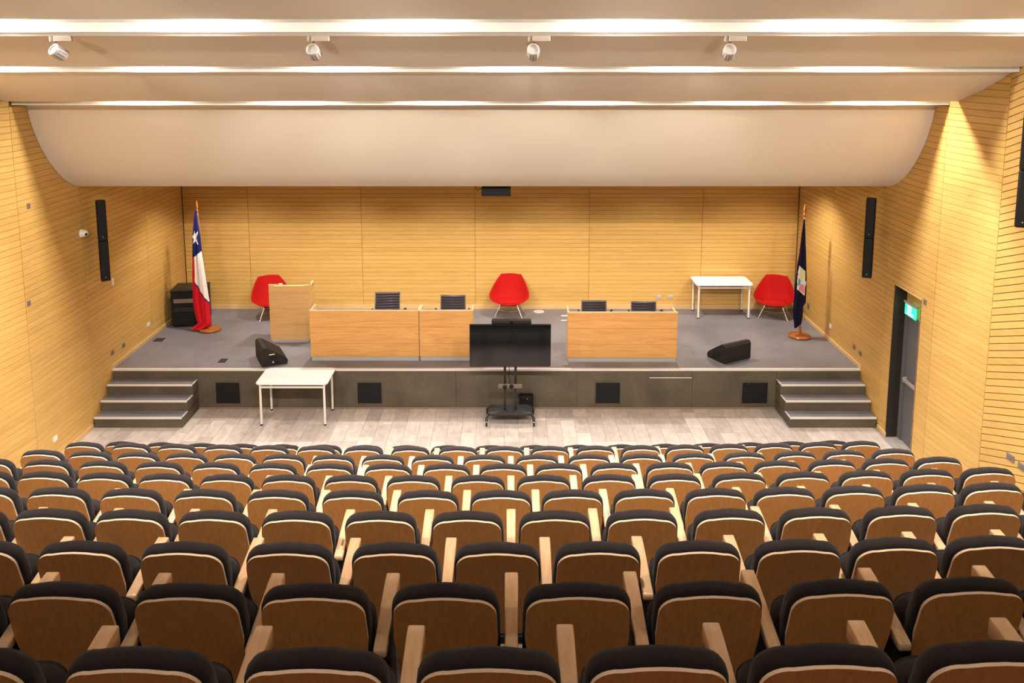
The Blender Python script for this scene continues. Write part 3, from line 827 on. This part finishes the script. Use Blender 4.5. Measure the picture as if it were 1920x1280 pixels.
# ------------------------------------------------------------------ wedge monitors
def wedge(label, x, y, rz):
    t = thing('stage_monitor', label, 'speaker', (x, y, ZS), rz, group='wedge monitors on the stage')
    # profile in (y,z): grille slopes up and backwards (local +y is the tall side)
    pr = [(-.22, .0), (-.235, .06), (-.20, .115), (.10, .315), (.165, .32), (.20, .28), (.20, .02), (.18, 0)]
    hw = .29
    b = MB()
    b.prism(pr, -hw, hw, 'x').build('cabinet', M_wedge, t)
    # grille panel on the slope
    d = Vector((0, .30, .20)).normalized(); n_ = Vector((0, -d.z, d.y))
    q0 = Vector((0, -.195, .118)) + n_*.003; q1 = Vector((0, .095, .3115)) + n_*.003
    MB().add([(-hw+.02, *q0.yz), (hw-.02, *q0.yz), (hw-.02, *q1.yz), (-hw+.02, *q1.yz)] + [(sx*(hw-.02), *(q - n_*.004).yz) for q, sx in ((q0,-1),(q0,1),(q1,1),(q1,-1))],
             [(0,1,2,3),(4,5,6,7),(0,1,5,4),(1,2,6,5),(2,3,7,6),(3,0,4,7)]).build('grille', M_grille, t)
    for s in (-1, 1):
        h_ = MB().cbox(s*hw-.004, s*hw+.004, -.06, .08, .10, .17, .003).build('handle_recess', M_black, t)
        MB().tube([(s*(hw+.008), -.05, .135), (s*(hw+.014), .01, .135), (s*(hw+.008), .07, .135)], .008, 6).build('handle', M_wedge, h_, smooth=60)
        MB().box(s*hw-.002*s, s*(hw+.003), -.10, -.02, .035, .075).build('socket_plate', M_black, t)
    MB().box(-hw-.004, -hw+.001, -.02, .07, .19, .205).build('white_badge', M_socket, t)
    MB().box(-hw-.004, -hw+.001, .0, .02, .05, .075).build('socket', M_socket, t)
    return t
wedge('black wedge monitor at the stage edge, left of the long desk', -4.065, 13.88, 2.017)
wedge('black wedge monitor at the stage edge, right of the single desk', 3.74, 13.985, 3.655)

# ------------------------------------------------------------------ equipment rack
t = thing('equipment_rack', 'black equipment rack in the left stage corner behind the flag', 'cabinet', (-6.14, 15.90, ZS), .12)
MB().cbox(-.30, .30, -.28, .28, .03, .70, .008).build('cabinet', M_black, t)
MB().cbox(-.31, .31, -.29, .29, .70, .725, .006).build('top_panel', M_blackmetal, t)
for k, (z0, z1, m) in enumerate(((.10, .30, M_grille), (.31, .40, M_blackmetal), (.41, .47, M_grille), (.48, .56, M_plate), (.57, .67, M_grille))):
    MB().cbox(-.25, .25, -.292, -.278, z0, z1, .003).build('rack_unit', m, t)
for sx in (-1, 1):
    for sy in (-1, 1): MB().lathe([(.03, 0), (.03, .03)], 10, (sx*.24, sy*.22, 0)).build('foot', M_black, t)
o = MB().cbox(-6.20, -6.13, YB-.05, YB-.024, ZS+.27, ZS+.33, .004).build('wall_plug', M_black)
tag(o, 'black plug on the back wall right of the left flag', 'plug')

# ------------------------------------------------------------------ flags
def in_poly(px, py, poly):
    c = False; j = len(poly)-1
    for i in range(len(poly)):
        xi, yi = poly[i]; xj, yj = poly[j]
        if (yi > py) != (yj > py) and px < (xj-xi)*(py-yi)/(yj-yi) + xi: c = not c
        j = i
    return c
def flag(label, x, y, lean, outline, regions, mats, ztop, zbot, rows, cols, amp, pole_h, tassel=None):
    """outline: list of (v, xleft, xright) ; v = 0 top .. 1 bottom, x in metres from the pole foot"""
    t = thing('flag_on_pole', label, 'flag', (x, y, ZS), 0, group='flags on floor stands')
    MB().lathe([(.0, .0), (.19, 0), (.20, .012), (.20, .038), (.185, .05), (.12, .055), (.075, .062), (.06, .075), (.035, .085), (.03, .12), (.024, .15), (.022, .22), (0, .22)], 28).build('base', M_pole, t, smooth=35)
    P1 = Vector((lean, .02, pole_h))
    pole = MB().tube([(0, 0, .10), tuple(P1)], [.016, .012], 10).build('pole', M_pole, t, smooth=60)
    fin = MB().lathe([(.0, -.02), (.022, -.015), (.026, .0), (.018, .02), (.014, .035), (.022, .06), (.026, .085), (.018, .13), (.004, .19), (0, .195)], 12, tuple(P1)).build('finial', M_pole, pole, smooth=50)
    MB().lathe([(.012, -.10), (.02, -.095), (.02, -.06), (.012, -.055)], 12, tuple(P1)).build('collar', M_gold, pole, smooth=50)
    vs = []; fs = []; mi = []
    def ol(v):
        for a, b_ in zip(outline[:-1], outline[1:]):
            if v <= b_[0] + 1e-9:
                f = (v-a[0])/(b_[0]-a[0]); return a[1]+(b_[1]-a[1])*f, a[2]+(b_[2]-a[2])*f
        return outline[-1][1], outline[-1][2]
    for side in (0, 1):
        for j in range(rows+1):
            v = j/rows; a, b_ = ol(v); z = ztop + (zbot-ztop)*v
            k_ = min(1, v*2.5)
            for i in range(cols+1):
                u = i/cols
                fold = amp*k_*(math.sin(u*math.pi*3.0+.6) + .35*math.sin(u*math.pi*7+v*3))
                vs.append((a+(b_-a)*u, -.05 - fold + .012*side - .05*k_*math.sin(math.pi*u), z))
    W = cols+1; off = W*(rows+1)
    for j in range(rows):
        for i in range(cols):
            a = j*W+i
            fs += [(a, a+1, a+W+1, a+W), (off+a, off+a+W, off+a+W+1, off+a+1)]
            v = (j+.5)/rows; l, r = ol(v); cx = l+(r-l)*(i+.5)/cols
            m = 0
            for k, (poly, mm) in enumerate(regions):
                if in_poly(cx, v, poly): m = mm
            mi += [m, m]
    for i in range(cols):
        fs += [(i, off+i, off+i+1, i+1), (rows*W+i, rows*W+i+1, off+rows*W+i+1, off+rows*W+i)]; mi += [0, 0]
    for j in range(rows):
        a, b_ = j*W, (j+1)*W
        fs += [(a, b_, off+b_, off+a), (a+cols, off+a+cols, off+b_+cols, b_+cols)]; mi += [0, 0]
    b = MB(); b.v = vs; b.f = fs; b.m = mi
    b.build('cloth', mats, t, smooth=60)
    return t
# left flag: picture columns converted with 104 px per metre, foot at px x = 394
def fx(px, foot, py, s=104.0): return (px - (foot + (foot-957)/10700.0*((630 if foot < 957 else 632) - py)))/s
def fv(py, y0, y1): return (py-y0)/(y1-y0)
F0 = 394; L0, L1 = 398, 630
olL = [(fv(398,L0,L1), fx(366,F0,398), fx(369.5,F0,398)), (fv(420,L0,L1), fx(364,F0,420), fx(372,F0,420)), (fv(447,L0,L1), fx(362,F0,447), fx(376,F0,447)), (fv(478,L0,L1), fx(362,F0,478), fx(379,F0,478)), (fv(530,L0,L1), fx(362,F0,530), fx(387,F0,530)), (fv(575,L0,L1), fx(363,F0,575), fx(394,F0,575)), (fv(600,L0,L1), fx(367,F0,600), fx(396,F0,600)), (fv(618,L0,L1), fx(372,F0,618), fx(398,F0,618)), (fv(624,L0,L1), fx(364,F0,624), fx(396,F0,624)), (fv(630,L0,L1), fx(359,F0,630), fx(380,F0,630))]
def PL(pts, foot, y0, y1): return [(fx(a, foot, b_), fv(b_, y0, y1)) for a, b_ in pts]
regL = [(PL([(340,380),(420,380),(420,462),(379.5,477),(366.5,487),(340,487)],F0,L0,L1), 0),
        (PL([(340,491),(367,487),(367.5,540),(392,577),(420,590),(420,700),(340,700)],F0,L0,L1), 2),
        (PL([(366.5,487),(379.5,476),(420,460),(420,600),(394,577),(367.5,536)],F0,L0,L1), 1),
        (PL([(365.5,436),(367.5,443.5),(373,438),(370.5,450),(374,463.5),(368,457),(363.5,461.5),(365,453),(361,446.5),(365,445)],F0,L0,L1), 1)]
flag('red white and blue flag with white star on a wooden pole', -5.635, 15.44, -.135, olL, regL, [M_flagblue, M_flagwhite, M_flagred], 2.30, .04, 150, 30, .018, 2.28)
F1 = 1499; R0, R1 = 402, 614
olR = [(fv(402,R0,R1), fx(1506,F1,402), fx(1508,F1,402)), (fv(430,R0,R1), fx(1502,F1,430), fx(1509,F1,430)), (fv(470,R0,R1), fx(1497,F1,470), fx(1510.5,F1,470)), (fv(490,R0,R1), fx(1493,F1,490), fx(1511,F1,490)), (fv(525,R0,R1), fx(1490,F1,525), fx(1512,F1,525)), (fv(565,R0,R1), fx(1486,F1,565), fx(1510,F1,565)), (fv(572,R0,R1), fx(1485,F1,572), fx(1505,F1,572)), (fv(592,R0,R1), fx(1485,F1,592), fx(1504,F1,592)), (fv(605,R0,R1), fx(1487,F1,605), fx(1502,F1,605)), (fv(614,R0,R1), fx(1487,F1,614), fx(1489,F1,614))]
regR = [(PL([(1496,491),(1507,502),(1507,524),(1509.5,520),(1511,524),(1507,530),(1505,549),(1492,537),(1493,515)],F1,R0,R1), 5),
        (PL([(1497,493),(1506.5,503),(1506,520),(1502,523),(1495,518)],F1,R0,R1), 1),
        (PL([(1494,515),(1499,520),(1498,528),(1493,531)],F1,R0,R1), 2),
        (PL([(1499,519),(1505,518),(1505,526),(1501,529),(1498,526)],F1,R0,R1), 3),
        (PL([(1498,528),(1506,527),(1504.5,546),(1494,536.5)],F1,R0,R1), 4),
        (PL([(1493,507),(1494.5,500),(1496,494),(1496.5,497),(1494.5,505)],F1,R0,R1), 5)]
flag('navy flag with coloured emblem on wooden pole by the right wall', 5.298, 15.06, -.01, olR, regR, [M_navy, M_cream, M_teal, M_pale, M_pink, M_flagwhite], 2.21, .20, 150, 30, .018, 2.28)

# ------------------------------------------------------------------ wall speakers
def column_speaker(label, x, y, z0, z1, rz, side):
    t = thing('column_speaker', label, 'speaker', (x, y, z0), rz, group='black column speakers on the walls')
    H = z1 - z0
    for a, b_ in ((0, H*.495), (H*.505, H)):
        md = MB().rings([[(p[0], p[1], z) for p in rrect(.14*s, .14*s, .03*s, 4)] for s, z in ((.95, a), (1, a+.012), (1, b_-.012), (.95, b_))]).build('speaker_module', M_black, t, smooth=35)
        MB().cbox(-.052, .052, -.075, -.068, a+.02, b_-.02, .003).build('grille', M_grille, md)
        MB().lathe([(0, 0), (.006, 0), (.006, .003)], 8, (.0, -.075, a+.06), Matrix.Rotation(math.pi/2, 3, 'X')).build('badge', M_socket, md)
    MB().cbox(-.03, .03, .065, .24, H*.45, H*.55, .005).build('wall_bracket', M_blackmetal, t)
    MB().cbox(-.03, .03, .065, .22, H*.90, H*.93, .005).build('upper_bracket', M_blackmetal, t)
    return t
column_speaker('black column speaker on the left wall, beside the white dome camera', -6.315, 12.95, 2.33, 3.59, math.radians(28), -1)
column_speaker('black column speaker on the right wall, between navy flag and door', 5.525, 12.87, 2.40, 3.64, math.radians(-28), 1)
column_speaker('black column speaker cut off by the right picture edge', 5.665, 9.28, 3.93, 5.19, math.radians(-28), 1)
# dome camera
t = thing('dome_camera', 'small white dome camera on the left wall', 'camera', (XL, 12.78, 3.11), 0)
MB().lathe([(0, 0), (.062, 0), (.062, .02), (.055, .03)], 18, (0, 0, 0), Matrix.Rotation(math.pi/2, 3, 'Y')).build('mount', M_camera, t, smooth=35)
MB().lathe([(.055, .03), (.056, .05), (.048, .08), (.030, .10), (0, .108)], 18, (0, 0, 0), Matrix.Rotation(math.pi/2, 3, 'Y')).build('dome', M_camera, t, smooth=60)
MB().lathe([(0, 0), (.024, 0), (.024, .012), (.015, .018), (0, .02)], 14, (.085, -.03, -.008), Matrix.Rotation(math.radians(105), 3, 'Y') ).build('lens', M_screen, t, smooth=40)

# ------------------------------------------------------------------ wall plates
def plate(label, pos, normal, m, w_=.075, h_=.075, cat='wall plate', twin=False):
    n_ = Vector(normal).normalized()
    rz = math.atan2(n_.x, -n_.y)      # local -y faces the room
    t = thing('wall_plate', label, cat, pos, rz, group='small plates on the walls')
    MB().cbox(-w_/2, w_/2, -.010, 0, -h_/2, h_/2, .002).build('plate', m, t)
    MB().cbox(-w_*.28, w_*.28, -.013, -.0095, -h_*.26, h_*.26, .0015).build('insert', M_insert if m is M_plate else m, t)
    return t
E_ = (1, 0, 0); W_ = (-1, 0, 0); S_ = (0, -1, 0)
WN = (-math.cos(math.radians(6)), -math.sin(math.radians(6)), 0)
plate('small grey plate high on the left wall', (XL, 11.434, 3.776), E_, M_plate)
plate('small grey plate at mid height on the left wall fold', (XL, 11.25, 2.463), E_, M_plate)
plate('white switch plate below the left column speaker', (XL, 13.675, 2.106), E_, M_socket, .07, .12)
plate('white socket on the left wall beside the equipment rack', (XL, 14.913, .973), E_, M_socket, .10, .075)
plate('grey plate low on left wall, nearer the steps', (XL, 13.50, .953), E_, M_plate, .10, .075)
plate('grey plate low on left wall, farther from the steps', (XL, 13.90, .933), E_, M_plate, .10, .075)
plate('white socket near the floor on the left wall', (XL, 11.62, .342), E_, M_socket, .11, .075)
plate('white socket on the right wall near the navy flag', (XR, 14.84, .967), W_, M_socket, .10, .075)
plate('faint grey plate on right wall, farther from the door', (XR, 13.754, .961), W_, M_plate, .09, .075)
plate('grey plate on right wall, above the right steps', (XR, 13.50, .939), W_, M_plate, .10, .075)
plate('small grey plate beside the exit sign', (XR, 11.493, 2.41), W_, M_plate)
plate('dark plate on right wall behind the navy flag', (XR, 15.984, .989), W_, M_plate, .10, .10)
plate('grey socket by the right rows, left of the pair', (xr(9.56), 9.56, 1.077), WN, M_plate, .13, .085)
plate('grey socket by the right rows, right of the pair', (xr(9.36), 9.36, 1.060), WN, M_plate, .13, .085)
plate('pale grey plate on back wall, left of the pair', (3.012, YB, .935), S_, M_steel, .10, .075)
plate('pale grey plate on back wall, right of the pair', (3.25, YB, .945), S_, M_steel, .10, .075)

# floor boxes on the stage
def floor_box(label, x, y, w_, d_):
    t = thing('floor_box', label, 'floor box', (x, y, ZS), 0, group='floor boxes in the stage carpet')
    MB().cbox(-w_/2, w_/2, -d_/2, d_/2, 0, .004, .001).build('frame', M_blackmetal, t)
    MB().cbox(-w_/2+.012, w_/2-.012, -d_/2+.012, d_/2-.012, .003, .006, .001).build('lid', M_lid, t)
floor_box('dark floor box in the stage carpet near the left wedge monitor', -4.866, 13.848, .13, .19)
floor_box('dark floor box in the stage carpet near the left wall', -6.38, 14.91, .17, .19)
o = MB().lathe([(0, .010), (.09, .009), (.11, .004), (.11, 0), (0, 0)], 24, (.571, 16.62, ZS)).build('pale_disc', M_nose, smooth=40)  # flat pale disc lying on the carpet
tag(o, 'flat pale disc on the carpet beside the middle red chair', 'disc')

# black box under the valance
t = thing('hanging_box', 'black box hanging below the curved white valance', 'box', (-.22, 13.10, 3.70))
MB().cbox(-.225, .225, -.16, .16, -.045, .105, .006).build('body', M_black, t)
MB().cbox(-.04, .04, -.04, .04, .10, .165, .004).build('ceiling_mount', M_blackmetal, t)
MB().tube([(-.22, 0, .04), (-.27, 0, .06), (-.29, 0, .02), (-.31, 0, .05), (-.32, 0, .14)], .007, 6).build('cable', M_black, t, smooth=60)

# ------------------------------------------------------------------ door in the right wall
door = struct(thing('door_1', 'x', 'x'))
del door['label'], door['category']
DX = XR + .18
MB().box(XR-.002, DX+.06, DY1-.001, DY1+.03, 0, DZ).build('jamb', M_jamb, door)
MB().box(XR+.0, DX+.06, DY0-.03, DY0+.001, 0, DZ).build('jamb', M_base, door)
MB().box(XR+.0, DX+.06, DY0, DY1, DZ-.001, DZ+.03).build('head', M_base, door)
MB().box(DX, DX+.03, DY0, DY1, 1.975, DZ).build('transom_panel', M_board, door)
MB().box(DX-.015, DX+.03, DY1-.10, DY1, 0, 1.975).box(DX-.015, DX+.03, DY0, DY0+.03, 0, 1.975).box(DX-.015, DX+.03, DY0+.03, DY1-.10, 1.925, 1.975).build('frame', M_door, door)
leaf = MB().cbox(DX+.002, DX+.04, DY0+.03, DY1-.10, .008, 1.925, .004).build('leaf', M_door, door)
MB().cbox(DX-.06, DX-.015, DY0+.06, DY1-.14, .955, 1.01, .008).build('push_bar', M_bar, leaf)
for yy in (DY0+.07, DY1-.16): MB().cbox(DX-.05, DX+.004, yy-.02, yy+.02, .94, 1.025, .005).build('push_bar_bracket', M_bar, leaf)
MB().box(DX+.05, DX+.08, DY0-.3, DY1+.3, -.1, DZ+.3).build('backing', M_jamb, door)
# exit sign
t = thing('exit_sign', 'lit green exit sign above the grey door', 'sign', (XR+.10, 12.11, 2.0))
MB().cbox(-.02, .03, -.185, .185, .172, .205, .005).build('housing', M_lampbody, t)
MB().box(.0, .01, -.175, .175, .0, .174).build('panel', M_green, t)
fr = MB()
for a0, a1, b0, b1 in ((-.03, .09, .145, .155), (-.03, .09, .075, .085), (-.03, -.02, .085, .145), (.08, .09, .085, .145)): fr.box(-.003, 0, a0, a1, b0, b1)
fr.box(-.003, 0, .015, .045, .09, .135)
fr.build('pictogram', M_signwhite, t)
cu = bpy.data.curves.new('lettering', 'FONT'); cu.body = 'SALIDA'; cu.size = .068; cu.extrude = .001; cu.align_x = 'CENTER'
cu.materials.append(M_signwhite)
lo = obj('lettering_curve', cu); 
bpy.context.view_layer.update()
lm = bpy.data.meshes.new_from_object(lo.evaluated_get(bpy.context.evaluated_depsgraph_get()))
bpy.data.objects.remove(lo)
o = obj('lettering', lm, t, (-.002, 0, .014), (math.pi/2, 0, -math.pi/2))
for hy in (-.12, .12): MB().cbox(.0, .082, hy-.006, hy+.006, .183, .195, .002).build('wall_arm', M_lampbody, t)

# ------------------------------------------------------------------ track and spotlights
o = MB().cbox(-6.7, 5.95, 8.585, 8.615, 5.998, 6.036, .004).build('lighting_track', M_track)
tag(o, 'slim lighting track under the first bright ceiling slot', 'track')
def track_spot(label, x, aim, twist):
    t = thing('track_spotlight', label, 'spotlight', (x, 8.60, 5.998), 0, group='track spotlights under the ceiling')
    MB().cbox(-.02, .155, -.022, .022, -.05, 0, .004).build('adapter', M_track, t)
    MB().lathe([(.016, -.05), (.018, -.02), (.018, 0)], 10, (-.05, 0, 0)).build('pivot', M_track, t, smooth=40)
    d_ = Vector(aim).normalized()
    stem_end = Vector((-.005, 0, -.085))
    MB().tube([(-.005, 0, -.045), tuple(stem_end)], .009, 8).build('stem', M_lampdark, t, smooth=60)
    # can: axis along aim, rear disc towards the camera
    c0 = Vector((-.012, -.05, -.125)) ; q = d_.to_track_quat('Z', 'Y').to_matrix()
    can = MB().lathe([(0, .012), (.050, .012), (.054, .0), (.062, .0), (.064, .012), (.064, .125), (.058, .14), (.052, .14), (.045, .10), (0, .10)], 24, tuple(c0), q).build('can', M_lampbody, t, smooth=35)
    for k in range(12):
        a = 2*math.pi*k/12
        u = q @ Vector((math.cos(a), math.sin(a), 0)); v = q @ Vector((-math.sin(a), math.cos(a), 0))
        p0 = c0 + u*.0645 + d_*.025; p1 = c0 + u*.0645 + d_*.115
        MB().add([tuple(p0 - v*.004), tuple(p0 + v*.004), tuple(p1 + v*.004), tuple(p1 - v*.004)] + [tuple(p - u*.004 + s*v*.004) for p, s in ((p0,-1),(p0,1),(p1,1),(p1,-1))],
                 [(0,1,2,3),(4,5,6,7),(0,1,5,4),(1,2,6,5),(2,3,7,6),(3,0,4,7)]).build('cooling_slot', M_lampdark, can)
    lp = Vector((x, 8.60, 5.998)) + c0 + d_*.15
    spot_light('spotlight_beam', lp, lp + d_, TRACK_W, WARM, 52, 0.8, .05)
track_spot('track spotlight at far left, head turned to the right', -4.52, (.42, .75, -.52), 0)
track_spot('track spotlight second from the left', -1.955, (.10, .86, -.52), 0)
track_spot('track spotlight third from the left', .239, (.0, .86, -.52), 0)
track_spot('track spotlight at far right', 2.19, (.02, .86, -.52), 0)
